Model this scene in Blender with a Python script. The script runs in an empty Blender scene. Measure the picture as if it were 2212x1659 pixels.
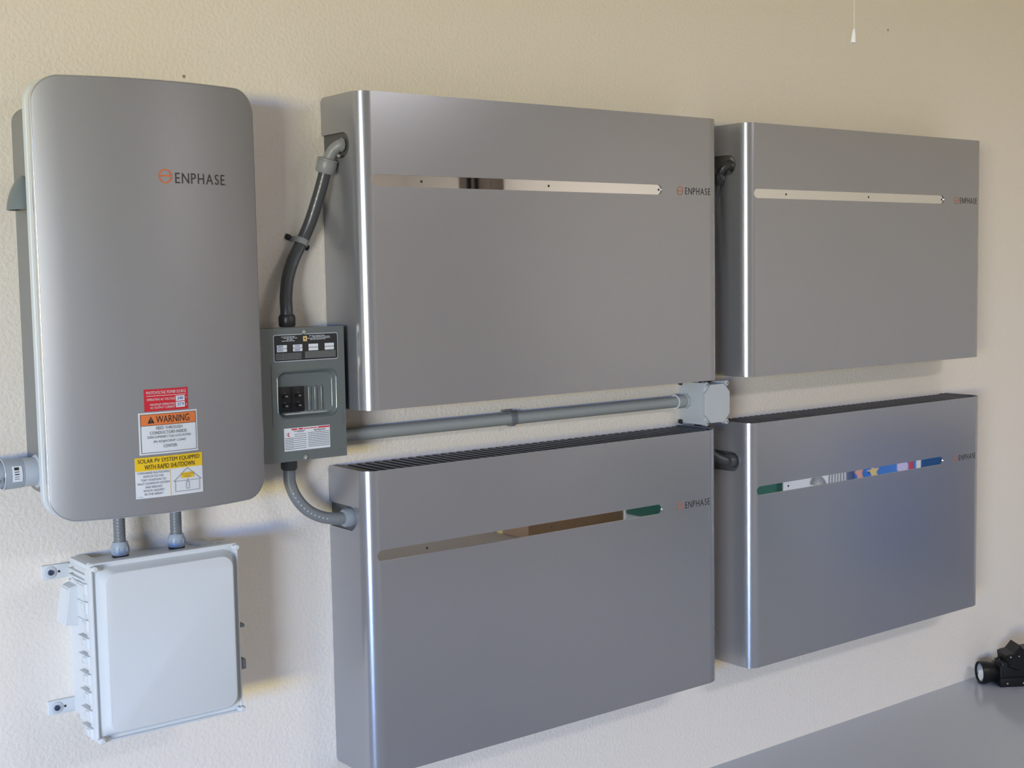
import bpy, bmesh, math, random
from mathutils import Vector, Matrix

# ------------------------------------------------------------------ reset
for coll in (bpy.data.objects, bpy.data.meshes, bpy.data.materials, bpy.data.lights, bpy.data.cameras):
    for it in list(coll):
        coll.remove(it)
sc = bpy.context.scene
C = sc.collection
random.seed(7)
PI = math.pi
V = Vector

# ------------------------------------------------------------------ camera
cam = bpy.data.cameras.new('camera')
cam_o = bpy.data.objects.new('camera', cam)
C.objects.link(cam_o)
Rv = V((0.79321869, -0.60869099, -0.01730276))
Uv = V((0.06452068, 0.05575782, 0.99635744))
Fv = V((0.60550903, 0.79144573, -0.0835013))
M = Matrix.Identity(4)
for i in range(3):
    M[i][0], M[i][1], M[i][2] = Rv[i], Uv[i], -Fv[i]
M.translation = V((-1.42113, -2.51928, 1.38758))
cam_o.matrix_world = M
cam.sensor_width = 36.0
cam.lens = 46.275
cam.clip_start = 0.02
sc.camera = cam_o

# ------------------------------------------------------------------ world, lights, exposure
world = bpy.data.worlds.new('sky')
sc.world = world
world.use_nodes = True
wn = world.node_tree.nodes
bg = wn['Background']
bg.inputs[0].default_value = (0.50, 0.68, 1.0, 1)
bg.inputs[1].default_value = 0.35

def area(name, loc, target, sx, sy, color, power, spread=180):
    l = bpy.data.lights.new(name, 'AREA')
    l.shape = 'RECTANGLE'; l.size = sx; l.size_y = sy
    l.color = color; l.energy = power
    l.spread = math.radians(spread)
    o = bpy.data.objects.new(name, l)
    C.objects.link(o)
    o.location = loc
    d = V(target) - V(loc)
    o.rotation_euler = d.to_track_quat('-Z', 'Y').to_euler()
    return o

# daylight through the open garage door: blue sky above the street, the sunlit street itself
area('skylight', (-22.0, -16.0, 3.9), (0, 0, 1.0), 18.0, 4.0, (0.13, 0.36, 1.0), 13000)
area('street_light', (-18.5, -13.0, 0.95), (-3, 0, 1.2), 14.0, 1.9, (1.0, 0.855, 0.29), 4200)
# added fill under the ceiling to brighten the right side, no fixture modelled
area('right_fill_light', (2.0, -3.9, 2.68), (2.0, -3.9, 0), 1.2, 0.4, (0.98, 0.96, 1.0), 44)

sc.view_settings.view_transform = 'Standard'
sc.view_settings.look = 'None'
sc.view_settings.exposure = 0.36
sc.view_settings.gamma = 1.0
sc.view_settings.use_curve_mapping = False

# ------------------------------------------------------------------ materials
def mat(name, col, rough=0.5, metal=0.0, spec=0.5, coat=0.0, bump=None):
    m = bpy.data.materials.new(name)
    m.use_nodes = True
    nt = m.node_tree
    b = nt.nodes['Principled BSDF']
    b.inputs['Base Color'].default_value = (*col, 1)
    b.inputs['Roughness'].default_value = rough
    b.inputs['Metallic'].default_value = metal
    b.inputs['Specular IOR Level'].default_value = spec
    if coat:
        b.inputs['Coat Weight'].default_value = coat
        b.inputs['Coat Roughness'].default_value = 0.08
    if bump:
        scale, strength, dist, detail = bump
        tc = nt.nodes.new('ShaderNodeTexCoord')
        nz = nt.nodes.new('ShaderNodeTexNoise')
        nz.inputs['Scale'].default_value = scale
        nz.inputs['Detail'].default_value = detail
        bp = nt.nodes.new('ShaderNodeBump')
        bp.inputs['Strength'].default_value = strength
        bp.inputs['Distance'].default_value = dist
        nt.links.new(tc.outputs['Object'], nz.inputs['Vector'])
        nt.links.new(nz.outputs['Fac'], bp.inputs['Height'])
        nt.links.new(bp.outputs['Normal'], b.inputs['Normal'])
    return m

m_wall = mat('cream_wall_paint', (0.84, 0.765, 0.665), 0.75, bump=(120, 0.34, 0.006, 3))
m_ceil = mat('ceiling_paint', (0.80, 0.76, 0.68), 0.85, bump=(60, 0.2, 0.005, 2))
m_floor = mat('grey_epoxy_floor', (0.50, 0.53, 0.57), 0.17, bump=(9, 0.05, 0.004, 2))
m_drive = mat('concrete_driveway', (0.55, 0.50, 0.43), 0.9, bump=(30, 0.3, 0.004, 4))
m_silver = mat('silver_satin_metal', (0.375, 0.375, 0.392), 0.24, metal=0.60, bump=(900, 0.03, 0.0005, 2))
m_ctrl = mat('silver_satin_door', (0.335, 0.33, 0.333), 0.46, metal=0.42, bump=(900, 0.03, 0.0005, 2))
m_mirror = mat('polished_strip', (0.82, 0.82, 0.82), 0.02, metal=1.0)
m_grille = mat('dark_grille', (0.085, 0.085, 0.095), 0.45)
m_black = mat('black_void', (0.008, 0.008, 0.009), 0.6)
m_hole = mat('dark_screw', (0.05, 0.045, 0.04), 0.6, spec=0.2)
m_chassis = mat('dark_grey_chassis', (0.10, 0.10, 0.10), 0.5, metal=0.2)
m_boxgrey = mat('grey_powder_coat', (0.22, 0.225, 0.22), 0.5)
m_rim = mat('pale_grey_plastic', (0.62, 0.66, 0.67), 0.4)
m_hood = mat('grey_green_plastic', (0.16, 0.19, 0.20), 0.35)
m_orange = mat('orange_print', (0.72, 0.16, 0.045), 0.5)
m_orange2 = mat('orange_print_small', (0.50, 0.17, 0.09), 0.6, spec=0.15)
m_dark = mat('dark_print', (0.045, 0.038, 0.036), 0.5)
m_dark2 = mat('grey_print', (0.045, 0.040, 0.040), 0.6, spec=0.15)
m_white = mat('white_sticker', (0.74, 0.76, 0.78), 0.45)
m_red = mat('red_sticker', (0.62, 0.016, 0.03), 0.45)
m_orng = mat('orange_sticker', (0.76, 0.20, 0.05), 0.45)
m_yel = mat('yellow_sticker', (0.88, 0.56, 0.012), 0.45)
m_ink = mat('black_ink', (0.02, 0.02, 0.02), 0.6)
m_inkg = mat('grey_ink', (0.16, 0.16, 0.17), 0.6)
m_blueink = mat('blue_pen_ink', (0.03, 0.06, 0.35), 0.6)
m_panel = mat('grey_enamel', (0.145, 0.165, 0.162), 0.24, metal=0.15)
m_blk = mat('black_plastic', (0.007, 0.007, 0.008), 0.4, spec=0.3)
m_mat = mat('taupe_added_mat', (0.15, 0.135, 0.12), 0.95, bump=(300, 0.4, 0.004, 2))
m_steel = mat('zinc_steel', (0.70, 0.72, 0.70), 0.25, metal=1.0)
m_tube = mat('dark_grey_conduit', (0.060, 0.060, 0.062), 0.35)
m_tubeg = mat('mid_grey_conduit', (0.18, 0.19, 0.20), 0.42)
m_nut = mat('grey_nylon_fitting', (0.25, 0.25, 0.25), 0.4)
m_nutm = mat('mid_grey_fitting', (0.27, 0.30, 0.33), 0.4)
m_nutd = mat('dark_and_shaded_nylon', (0.035, 0.035, 0.037), 0.35)  # dark fittings, also the panel-top connector with shade put into its colour
m_nutb = mat('blue_grey_fitting', (0.36, 0.41, 0.46), 0.42)
m_pvc = mat('grey_pvc', (0.33, 0.35, 0.345), 0.45)
m_pvcl = mat('light_grey_pvc', (0.48, 0.52, 0.57), 0.3)
m_pvcm = mat('blue_grey_pvc', (0.36, 0.40, 0.45), 0.4)
m_jb = mat('junction_box_grey', (0.52, 0.55, 0.57), 0.42)
m_poly = mat('white_polycarbonate', (0.68, 0.70, 0.70), 0.42)
m_polyd = mat('pale_grey_polycarbonate', (0.56, 0.59, 0.62), 0.5)
m_bluehead = mat('blue_grey_screw', (0.06, 0.08, 0.13), 0.35, metal=0.6)
m_lens = mat('silver_reflector', (0.80, 0.84, 0.90), 0.12, metal=0.9)
m_cord = mat('cream_cord', (0.80, 0.74, 0.62), 0.8)
m_tassel = mat('white_tassel', (0.95, 0.94, 0.91), 0.5)
m_plug = mat('tan_wall_plug', (0.36, 0.31, 0.23), 0.8)
m_edge = mat('bright_edge_highlight', (0.80, 0.80, 0.80), 0.16, metal=0.75)  # paler than the door so its edge highlight stands out
m_green = mat('dark_green_plastic', (0.012, 0.12, 0.085), 0.4)
m_cardb = mat('brown_cardboard', (0.30, 0.19, 0.11), 0.85)
m_bluebox = mat('blue_printed_carton', (0.010, 0.16, 0.58), 0.5)
m_taupe = mat('taupe_laminate', (0.16, 0.125, 0.10), 0.5)
m_pink = mat('pink_print', (0.75, 0.36, 0.28), 0.5)
m_lilac = mat('lilac_print', (0.62, 0.55, 0.80), 0.5)
m_gold = mat('gold_print', (0.75, 0.55, 0.22), 0.5)

# ------------------------------------------------------------------ helpers
def empty(name, loc, label, cat, group=None):
    o = bpy.data.objects.new(name, None)
    C.objects.link(o)
    o.empty_display_size = 0.05
    o.location = loc
    tag(o, label, cat, group)
    return o

def tag(o, label=None, cat=None, group=None, kind=None):
    if label: o['label'] = label
    if cat: o['category'] = cat
    if group: o['group'] = group
    if kind: o['kind'] = kind
    return o

def finish(name, me, m, parent=None, angle=35, flat_area=0.004):
    """links a mesh as one object; big planes stay flat, bends shade smooth"""
    if m is not None and not me.materials:
        me.materials.append(m)
    for p in me.polygons:
        p.use_smooth = p.area < flat_area
    me.set_sharp_from_angle(angle=math.radians(angle))
    o = bpy.data.objects.new(name, me)
    C.objects.link(o)
    if parent is not None:
        o.parent = parent
    return o

def obj(name, bm, m, parent=None, off=None, angle=35, flat_area=0.004):
    if off is not None:
        bmesh.ops.translate(bm, verts=bm.verts, vec=-V(off))
    bmesh.ops.recalc_face_normals(bm, faces=bm.faces)
    me = bpy.data.meshes.new(name)
    bm.to_mesh(me)
    bm.free()
    return finish(name, me, m, parent, angle, flat_area)

def NB():
    return bmesh.new()

def box(bm, x0, x1, y0, y1, z0, z1, bev=0.0, seg=2):
    t = bmesh.new()
    vs = [t.verts.new((x, y, z)) for z in (z0, z1) for y in (y0, y1) for x in (x0, x1)]
    for f in ((0, 2, 3, 1), (4, 5, 7, 6), (0, 1, 5, 4), (2, 6, 7, 3), (0, 4, 6, 2), (1, 3, 7, 5)):
        t.faces.new([vs[i] for i in f])
    if bev > 0:
        bmesh.ops.bevel(t, geom=list(t.edges), offset=bev, segments=seg, profile=0.5, affect='EDGES')
    join(bm, t)

def join(bm, t, mtx=None):
    me = bpy.data.meshes.new('tmp')
    t.to_mesh(me)
    t.free()
    if mtx is not None:
        me.transform(mtx)
    bm.from_mesh(me)
    bpy.data.meshes.remove(me)

def frame(axis):
    a = V(axis).normalized()
    h = V((0, 0, 1)) if abs(a.z) < 0.9 else V((1, 0, 0))
    u = a.cross(h).normalized()
    w = a.cross(u).normalized()
    return a, u, w

def loft(bm, rings, cap0=True, cap1=True, closed=True):
    vr = [[bm.verts.new(p) for p in r] for r in rings]
    n = len(vr[0])
    for a, b in zip(vr[:-1], vr[1:]):
        for i in range(n if closed else n - 1):
            j = (i + 1) % n
            bm.faces.new((a[i], a[j], b[j], b[i]))
    if cap0: bm.faces.new(list(reversed(vr[0])))
    if cap1: bm.faces.new(vr[-1])
    return vr

def lathe(bm, p0, axis, prof, seg=28, rot=0.0, cap0=True, cap1=True):
    """prof = [(distance along axis, radius)...]"""
    a, u, w = frame(axis)
    rings = []
    for t, r in prof:
        c = V(p0) + a * t
        rings.append([c + (u * math.cos(rot + 2 * PI * k / seg) + w * math.sin(rot + 2 * PI * k / seg)) * r for k in range(seg)])
    loft(bm, rings, cap0, cap1)

def cyl(bm, p0, p1, r, seg=24):
    d = V(p1) - V(p0)
    lathe(bm, p0, d, [(0, r), (d.length, r)], seg)

def smooth_path(pts, sub=8):
    P = [V(p) for p in pts]
    P = [P[0] * 2 - P[1]] + P + [P[-1] * 2 - P[-2]]
    out = []
    for i in range(1, len(P) - 2):
        for k in range(sub):
            t = k / sub
            a, b, c, d = P[i - 1], P[i], P[i + 1], P[i + 2]
            out.append(0.5 * ((2 * b) + (c - a) * t + (2 * a - 5 * b + 4 * c - d) * t * t + (3 * b - a - 3 * c + d) * t ** 3))
    out.append(P[-2])
    return out

def tube(bm, path, rad, seg=20):
    """rad: a number or a function of the running length"""
    a, u, w = frame(path[1] - path[0])
    rings = []
    L = 0.0
    for i, p in enumerate(path):
        if i: L += (p - path[i - 1]).length
        d = (path[min(i + 1, len(path) - 1)] - path[max(i - 1, 0)]).normalized()
        u = (u - d * u.dot(d)).normalized()
        w = d.cross(u)
        r = rad(L) if callable(rad) else rad
        rings.append([p + (u * math.cos(2 * PI * k / seg) + w * math.sin(2 * PI * k / seg)) * r for k in range(seg)])
    loft(bm, rings)

def rrect(x0, x1, z0, z1, r, n=6, nx=0):
    """rounded rectangle outline, counter-clockwise, optional extra points along top and bottom"""
    pts = []
    for cx, cz, a0 in ((x1 - r, z0 + r, -PI / 2), (x1 - r, z1 - r, 0), (x0 + r, z1 - r, PI / 2), (x0 + r, z0 + r, PI)):
        for k in range(n + 1):
            a = a0 + PI / 2 * k / n
            pts.append((cx + r * math.cos(a), cz + r * math.sin(a)))
        if nx and a0 == 0:
            for k in range(1, nx):
                pts.append((x1 - r + (x0 + r - x1 + r) * k / nx, z1))
        if nx and a0 == PI:
            for k in range(1, nx):
                pts.append((x0 + r + (x1 - r - x0 - r) * k / nx, z0))
    return pts

def slab(bm, outl, y0, y1):
    """prism of an (x, z) outline between two y values"""
    loft(bm, [[V((x, y0, z)) for x, z in outl], [V((x, y1, z)) for x, z in outl]])

FLAT = lambda x: 0.0

def rect(bm, x0, x1, z0, z1, surf, eps, n=1):
    """thin printed rectangle laid on the surface y = -surf(x)"""
    top = [bm.verts.new((x0 + (x1 - x0) * k / n, -surf(x0 + (x1 - x0) * k / n) - eps, z1)) for k in range(n + 1)]
    bot = [bm.verts.new((x0 + (x1 - x0) * k / n, -surf(x0 + (x1 - x0) * k / n) - eps, z0)) for k in range(n + 1)]
    for k in range(n):
        bm.faces.new((bot[k], bot[k + 1], top[k + 1], top[k]))

def poly(bm, pts, surf, eps):
    bm.faces.new([bm.verts.new((x, -surf(x) - eps, z)) for x, z in pts])

def stroke(bm, a, b, w, surf, eps, n=4):
    """a printed line of width w"""
    a, b = V((a[0], a[1])), V((b[0], b[1]))
    d = (b - a).normalized(); nn = V((-d.y, d.x)) * w / 2
    prev = None
    for k in range(n + 1):
        c = a + (b - a) * k / n
        pr = [bm.verts.new((q.x, -surf(q.x) - eps, q.y)) for q in (c + nn, c - nn)]
        if prev: bm.faces.new((prev[0], prev[1], pr[1], pr[0]))
        prev = pr

_glyphs = {}
def text_data(s):
    if s not in _glyphs:
        cu = bpy.data.curves.new('t', 'FONT')
        cu.body = s; cu.size = 1.0; cu.resolution_u = 3
        o = bpy.data.objects.new('t', cu)
        C.objects.link(o)
        dg = bpy.context.evaluated_depsgraph_get()
        dg.update()
        me = bpy.data.meshes.new_from_object(o.evaluated_get(dg))
        vs = [(v.co.x, v.co.y) for v in me.vertices]
        fs = [tuple(p.vertices) for p in me.polygons]
        bpy.data.objects.remove(o); bpy.data.curves.remove(cu); bpy.data.meshes.remove(me)
        _glyphs[s] = (vs, fs)
    return _glyphs[s]

def text(bm, s, x0, x1, z0, z1, surf, eps, shear=0.0):
    """lettering stretched to fill the given rectangle"""
    vs, fs = text_data(s)
    ax = min(v[0] for v in vs); bx = max(v[0] for v in vs)
    az = min(v[1] for v in vs); bz = max(v[1] for v in vs)
    nv = []
    for x, z in vs:
        X = x0 + (x - ax) / (bx - ax) * (x1 - x0)
        Z = z0 + (z - az) / (bz - az) * (z1 - z0) + shear * (X - x0)
        nv.append(bm.verts.new((X, -surf(X) - eps, Z)))
    for f in fs:
        try: bm.faces.new([nv[i] for i in f])
        except ValueError: pass

def spaced(bm, s, x0, x1, z0, z1, surf, eps, gap=.36):
    """lettering with wide gaps, every letter set on its own"""
    wd = []
    for ch in s:
        vs, _ = text_data(ch)
        wd.append(max(v[0] for v in vs) - min(v[0] for v in vs))
    g = gap * sum(wd) / len(wd)
    k = (x1 - x0) / (sum(wd) + g * (len(s) - 1))
    x = x0
    for ch, w in zip(s, wd):
        text(bm, ch, x, x + w * k, z0, z1, surf, eps)
        x += (w + g) * k

def disc_ring(bm, cx, cz, r0, r1, surf, eps, n=32, sq=1.0):
    rings = []
    for r in (r0, r1):
        rings.append([bm.verts.new((cx + r * sq * math.cos(2 * PI * k / n), -surf(cx) - eps, cz + r * math.sin(2 * PI * k / n))) for k in range(n)])
    for k in range(n):
        j = (k + 1) % n
        bm.faces.new((rings[0][k], rings[0][j], rings[1][j], rings[1][k]))

def cut(bm_base, bm_cut):
    """boolean difference, returns a mesh"""
    a = bpy.data.meshes.new('a'); bmesh.ops.recalc_face_normals(bm_base, faces=bm_base.faces); bm_base.to_mesh(a); bm_base.free()
    b = bpy.data.meshes.new('b'); bmesh.ops.recalc_face_normals(bm_cut, faces=bm_cut.faces); bm_cut.to_mesh(b); bm_cut.free()
    oa = bpy.data.objects.new('a', a); ob = bpy.data.objects.new('b', b)
    C.objects.link(oa); C.objects.link(ob)
    md = oa.modifiers.new('cut', 'BOOLEAN')
    md.operation = 'DIFFERENCE'; md.object = ob; md.solver = 'EXACT'
    dg = bpy.context.evaluated_depsgraph_get(); dg.update()
    me = bpy.data.meshes.new_from_object(oa.evaluated_get(dg))
    for o in (oa, ob): bpy.data.objects.remove(o)
    for m in (a, b): bpy.data.meshes.remove(m)
    return me

def struct(name, bm, m):
    o = obj(name, bm, m)
    o['kind'] = 'structure'
    return o

# ------------------------------------------------------------------ the garage
GX0, GX1, GY, GZ = -12.0, 4.0, -6.15, 2.75
DX0, DX1, DZ = -11.4, -6.0, 2.2        # garage door opening in the front wall
bm = NB(); box(bm, GX0 - .1, GX1 + .1, 0, .1, 0, GZ); struct('wall_back', bm, m_wall)
bm = NB(); box(bm, GX1, GX1 + .1, GY, 0, 0, GZ); struct('wall_right', bm, m_wall)
bm = NB(); box(bm, GX0 - .1, GX0, GY, 0, 0, GZ); struct('wall_left', bm, m_wall)
bm = NB()
box(bm, GX0 - .1, DX0, GY - .1, GY, 0, GZ)
box(bm, DX1, GX1 + .1, GY - .1, GY, 0, GZ)
box(bm, DX0, DX1, GY - .1, GY, DZ, GZ)
struct('wall_front', bm, m_wall)
bm = NB(); box(bm, GX0 - .1, GX1 + .1, GY - .1, .1, GZ, GZ + .1); struct('ceiling', bm, m_ceil)
bm = NB(); box(bm, GX0 - .1, GX1 + .1, GY - .1, .1, -.1, 0); struct('floor', bm, m_floor)
bm = NB(); box(bm, -34, 4, -18, GY - .1, -.12, -.02); struct('driveway_1', bm, m_drive)  # unseen concrete driveway outside the garage door opening

# ------------------------------------------------------------------ battery cabinets
BX, BW, BH, BD, BR, BS = 0.0015, 1.0800, 0.664, 0.1560, 0.033, 0.055   # left side, width, height, depth, left and right bend

def arc(cx, cy, r, a0, a1, n):
    return [(cx + r * math.cos(a0 + (a1 - a0) * k / n), cy + r * math.sin(a0 + (a1 - a0) * k / n)) for k in range(n + 1)]

def make_battery(loc, label):
    root = empty('battery_cabinet', loc, label, 'battery cabinet', 'silver wall-mounted battery cabinets')
    # cover: bent sheet, left side, front, right side
    t = 0.0025
    def path(e, n=24):
        return [(BX + e, -.001)] + arc(BX + BR, -BD + BR, BR - e, PI, 1.5 * PI, n) + arc(BW - BS, -BD + BS, BS - e, 1.5 * PI, 2 * PI, n) + [(BW - e, -.001)]
    outer = path(0); inner = list(reversed(path(t)))
    b = NB()
    loft(b, [[V((x, y, z)) for x, y in outer + inner] for z in (0, BH)])
    k = NB()
    # rounded corners at the wall, both ends, both sides
    r = .014
    for zc, s in ((0, 1), (BH, -1)):
        pr = [(.02, zc - s * .02), (.02, zc + s * r)] + [(-r + r * math.cos(a), zc + s * (r - r * math.sin(a))) for a in [PI / 2 * q / 6 for q in range(7)]] + [(-r, zc - s * .02)]
        loft(k, [[V((x, y, z)) for y, z in pr] for x in (-.05, BW + .05)])
    # conduit notch in the left side, open to the wall
    nz, nh, nd = 0.5575, 0.0265, 0.089
    pr = [(.02, nz - nh), (.02, nz + nh)] + [(-nd - nh * math.sin(a), nz + nh * math.cos(a)) for a in [PI * q / 14 for q in range(15)]]
    loft(k, [[V((x, y, z)) for y, z in pr] for x in (-.03, .03)])
    # slot for the polished strip
    sz, sh, sx0, sx1 = 0.4813, 0.0122, 0.027, 0.8615
    pr = [(sx0 + sh - sh * math.sin(a), sz + sh * math.cos(a)) for a in [PI * q / 16 for q in range(17)]] + [(sx1 - sh + sh * math.sin(a), sz - sh * math.cos(a)) for a in [PI * q / 16 for q in range(17)]]
    loft(k, [[V((x, y, z)) for x, z in pr] for y in (-BD - .02, -BD + .012)])
    finish('cover', cut(b, k), m_silver, root, 25, 0.012)
    # chassis behind the cover
    b = NB(); box(b, BX + .0045, BW - .018, -BD + .030, -.0015, .006, BH - .030, .003)
    obj('chassis', b, m_chassis, root)
    # strip
    b = NB(); slab(b, [(sx0 + (x - sx0), z) for x, z in pr], -BD + .0028, -BD + .010)
    strip = obj('polished_strip', b, m_mirror, root)
    for x in (.155, .505, .853):
        b = NB(); lathe(b, (x, -BD + .0028, sz), (0, -1, 0), [(-.003, .0028), (0.0006, .0028), (.0010, .0020), (.0004, .0012)], 14)
        obj('strip_screw', b, m_hole, strip)
    # top grille
    b = NB()
    g0, g1 = .026, BW - .016
    n = 46
    pitch = (g1 - g0) / n
    for q in range(n):
        x = g0 + q * pitch
        e = max(0, BS - .008 - (g1 - x))
        y0 = -BD + .0095 + (.045 - math.sqrt(max(0, .045 ** 2 - e ** 2)) if e < .045 else .045)
        if x - g0 < .012: y0 += .014
        box(b, x, x + pitch * .50, y0, -.006, BH - .012, BH - .003)
    rail = path(.0026, 14)
    rail2 = list(reversed(path(.0105, 14)))
    rail2[0] = (g1, -.001); rail2[-1] = (g0, -.001)
    rail2[1] = (g1, rail2[1][1]); rail2[-2] = (g0, rail2[-2][1])
    loft(b, [[V((x, y, z)) for x, y in rail + rail2] for z in (BH - .012, BH - .0018)])
    box(b, g0, g1, -.0085, -.004, BH - .014, BH - .008)
    obj('top_grille', b, m_grille, root)
    b = NB(); loft(b, [[V((x, y, z)) for x, y in path(.0026, 10)] for z in (.001, .004)])
    obj('bottom_plate', b, m_chassis, root)
    # printed mark
    def S(x):
        u = max(0.0, x - (BW - BS))
        return BD - BS + math.sqrt(BS * BS - u * u)
    b = NB(); disc_ring(b, .9236, sz - .001, .0088, .0108, S, .0003); rect(b, .9145, .9327, sz - .0022, sz + .0002, S, .0003)
    obj('logo_emblem', b, m_orange2, root)
    b = NB(); spaced(b, 'ENPHASE', .9415, 1.0305, sz - .0095, sz + .0075, S, .0003)
    obj('logo_lettering', b, m_dark2, root)
    return root

def children(o):
    return [c for c in bpy.data.objects if c.parent is o]

def copy_tree(o, parent=None):
    c = o.copy()
    C.objects.link(c)
    if parent is not None:
        c.parent = parent
    for ch in children(o):
        copy_tree(ch, c)
    return c

first = make_battery((0.0, 0.0, 1.1055), 'silver battery cabinet of the upper row, joined by dark conduit to the grey breaker panel')
for loc, lab in (((1.1672, 0, 1.1048), 'silver battery cabinet of the upper row, farther right beneath the hanging white tassel'),
                 ((-.0069, 0, .3130), 'silver battery cabinet of the lower row, under the long horizontal grey pipe'),
                 ((1.1762, 0, .3168), 'silver battery cabinet of the lower row whose strip mirrors bright blue')):
    o = copy_tree(first)
    o.location = loc
    o['label'] = lab

# ------------------------------------------------------------------ system controller (tall cabinet at the left)
EX0, EX1, EZ0, EZ1, ER = -.6615, -.2307, .9523, 1.7523, .047
def bulge(x):
    return .146 + .048 * (1 - ((x - (EX0 + EX1) / 2) / ((EX1 - EX0) / 2)) ** 2)
E0 = V((-.446, 0, EZ0))
ctrl = empty('system_controller', E0, 'tall silver controller cabinet with a bowed door and three warning stickers', 'electrical cabinet')
b = NB()
o1 = rrect(EX0 + .0115, EX1 - .0115, EZ0 + .035, EZ1 - .042, .03, 8)
loft(b, [[V((x, y, z)) for x, z in o1] for y in (0, -.108)])
obj('back_box', b, m_boxgrey, ctrl, E0)

def eloop(d, dep, nx=28):
    return [V((x, -dep(x), z)) for x, z in rrect(EX0 + d, EX1 - d, EZ0 + d, EZ1 - d, ER - d, 12, nx)]
def columns(b, d, dep, flip=False):
    """cap of the bowed outline made of vertical strips"""
    pass
def bowed_cap(b, ring):
    # ring of bmesh verts: pair bottom and top vertices of equal x
    top = {}; bot = {}
    zc = (EZ0 + EZ1) / 2
    for v in ring:
        (top if v.co.z > zc else bot)[round(v.co.x, 5)] = v
    xs = sorted(set(top) & set(bot))
    for a, c in zip(xs[:-1], xs[1:]):
        b.faces.new((bot[a], bot[c], top[c], top[a]))

b = NB()
rings = loft(b, [eloop(.003, lambda x: .100), eloop(0, lambda x: .103), eloop(0, lambda x: .1165), eloop(.0018, lambda x: .118),
                 eloop(.0018, lambda x: .121), eloop(.0006, lambda x: .1225), eloop(.0006, lambda x: bulge(x) - .0085), eloop(.003, lambda x: bulge(x) - .008)], True, False)
bowed_cap(b, rings[-1])
obj('door_rim', b, m_rim, ctrl, E0, flat_area=0.02)
b = NB()
rings = loft(b, [eloop(.003, lambda x: bulge(x) - .007), eloop(.0018, lambda x: bulge(x) - .006), eloop(.0018, lambda x: bulge(x) - .0012), eloop(.0024, lambda x: bulge(x) - .0003), eloop(.0036, bulge)], False, False)
bowed_cap(b, rings[-1]); bowed_cap(b, rings[0])
e_ = b
b = NB()
loft(b, [eloop(.0006, lambda x: bulge(x) - .0082), eloop(0, lambda x: bulge(x) - .0074), eloop(0, lambda x: bulge(x) - .0024), eloop(.0007, lambda x: bulge(x) - .0011), eloop(.0018, lambda x: bulge(x) - .0008)], False, False)
obj('door_edge_highlight', b, m_edge, ctrl, E0, angle=60, flat_area=1.0)  # the door's rounded edge as a pale band, imitating its bright highlight
b = e_
door = obj('door', b, m_ctrl, ctrl, E0, angle=60, flat_area=1.0)
b = NB(); disc_ring(b, -.4364, 1.5775, .0108, .0132, bulge, .0006); rect(b, -.4475, -.4253, 1.5768, 1.5795, bulge, .0006)
obj('logo_emblem', b, m_orange, ctrl, E0)
b = NB(); spaced(b, 'ENPHASE', -.4170, -.3100, 1.5652, 1.5845, bulge, .0006); rect(b, -.3072, -.3060, 1.5652, 1.5664, bulge, .0006)
obj('logo_lettering', b, m_dark, ctrl, E0)
# hood on the left flank
b = NB()
rings = []
for k in range(11):
    t = k / 10
    z = 1.580 - .061 * t
    rx = .004 + .024 * math.sin(t * PI / 2) ** .8
    ry = .010 + .026 * t ** .5
    rings.append([V((-.652 - rx * math.sin(a), -.052 + ry * math.cos(a), z)) for a in [PI * q / 14 for q in range(15)]])
loft(b, rings, False, False, closed=False)
rin = [[V((min(p.x + .003, -.650), -.052 + (p.y + .052) * .9, p.z)) for p in r] for r in (rings[-1], rings[3])]
loft(b, rin, False, False, closed=False)
loft(b, [rings[-1], rin[0]], False, False, closed=False)
obj('side_hood', b, m_hood, ctrl, E0, angle=50)

# stickers: base, then bands, then print
def sticker(name, x0, x1, z0, z1, base):
    b = NB(); rect(b, x0, x1, z0, z1, bulge, .0006, 18)
    return obj(name, b, base, ctrl, E0, flat_area=0)
def printed(name, parent, m, fn, angle=35):
    b = NB(); fn(b)
    return obj(name, b, m, parent, E0, flat_area=0)

red = sticker('red_sticker', -.4938, -.4086, 1.1456, 1.1866, m_red)
tag(red, 'red sticker with white lettering')
def f(b):
    e = .0012
    text(b, 'PHOTOVOLTAIC POWER SOURCE', -.4895, -.4125, 1.1772, 1.1828, bulge, e)
    rect(b, -.4895, -.4125, 1.1736, 1.1744, bulge, e, 8)
    text(b, 'OPERATING AC VOLTAGE', -.4890, -.4350, 1.1652, 1.1694, bulge, e)
    text(b, 'MAXIMUM OPERATING', -.4830, -.4350, 1.1558, 1.1598, bulge, e)
    text(b, 'AC OUTPUT CURRENT', -.4830, -.4350, 1.1500, 1.1540, bulge, e)
    text(b, 'V', -.4134, -.4112, 1.1652, 1.1692, bulge, e)
    text(b, 'A', -.4134, -.4112, 1.1525, 1.1565, bulge, e)
    rect(b, -.4335, -.4155, 1.1618, 1.1718, bulge, e, 4)
    rect(b, -.4335, -.4155, 1.1500, 1.1604, bulge, e, 4)
printed('white_print', red, m_white, f)
def f(b):
    text(b, '240', -.4308, -.4188, 1.1640, 1.1694, bulge, .0018, .05)
    text(b, '37.9', -.4312, -.4180, 1.1520, 1.1582, bulge, .0018, .05)
printed('pen_writing', red, m_blueink, f)

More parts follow.
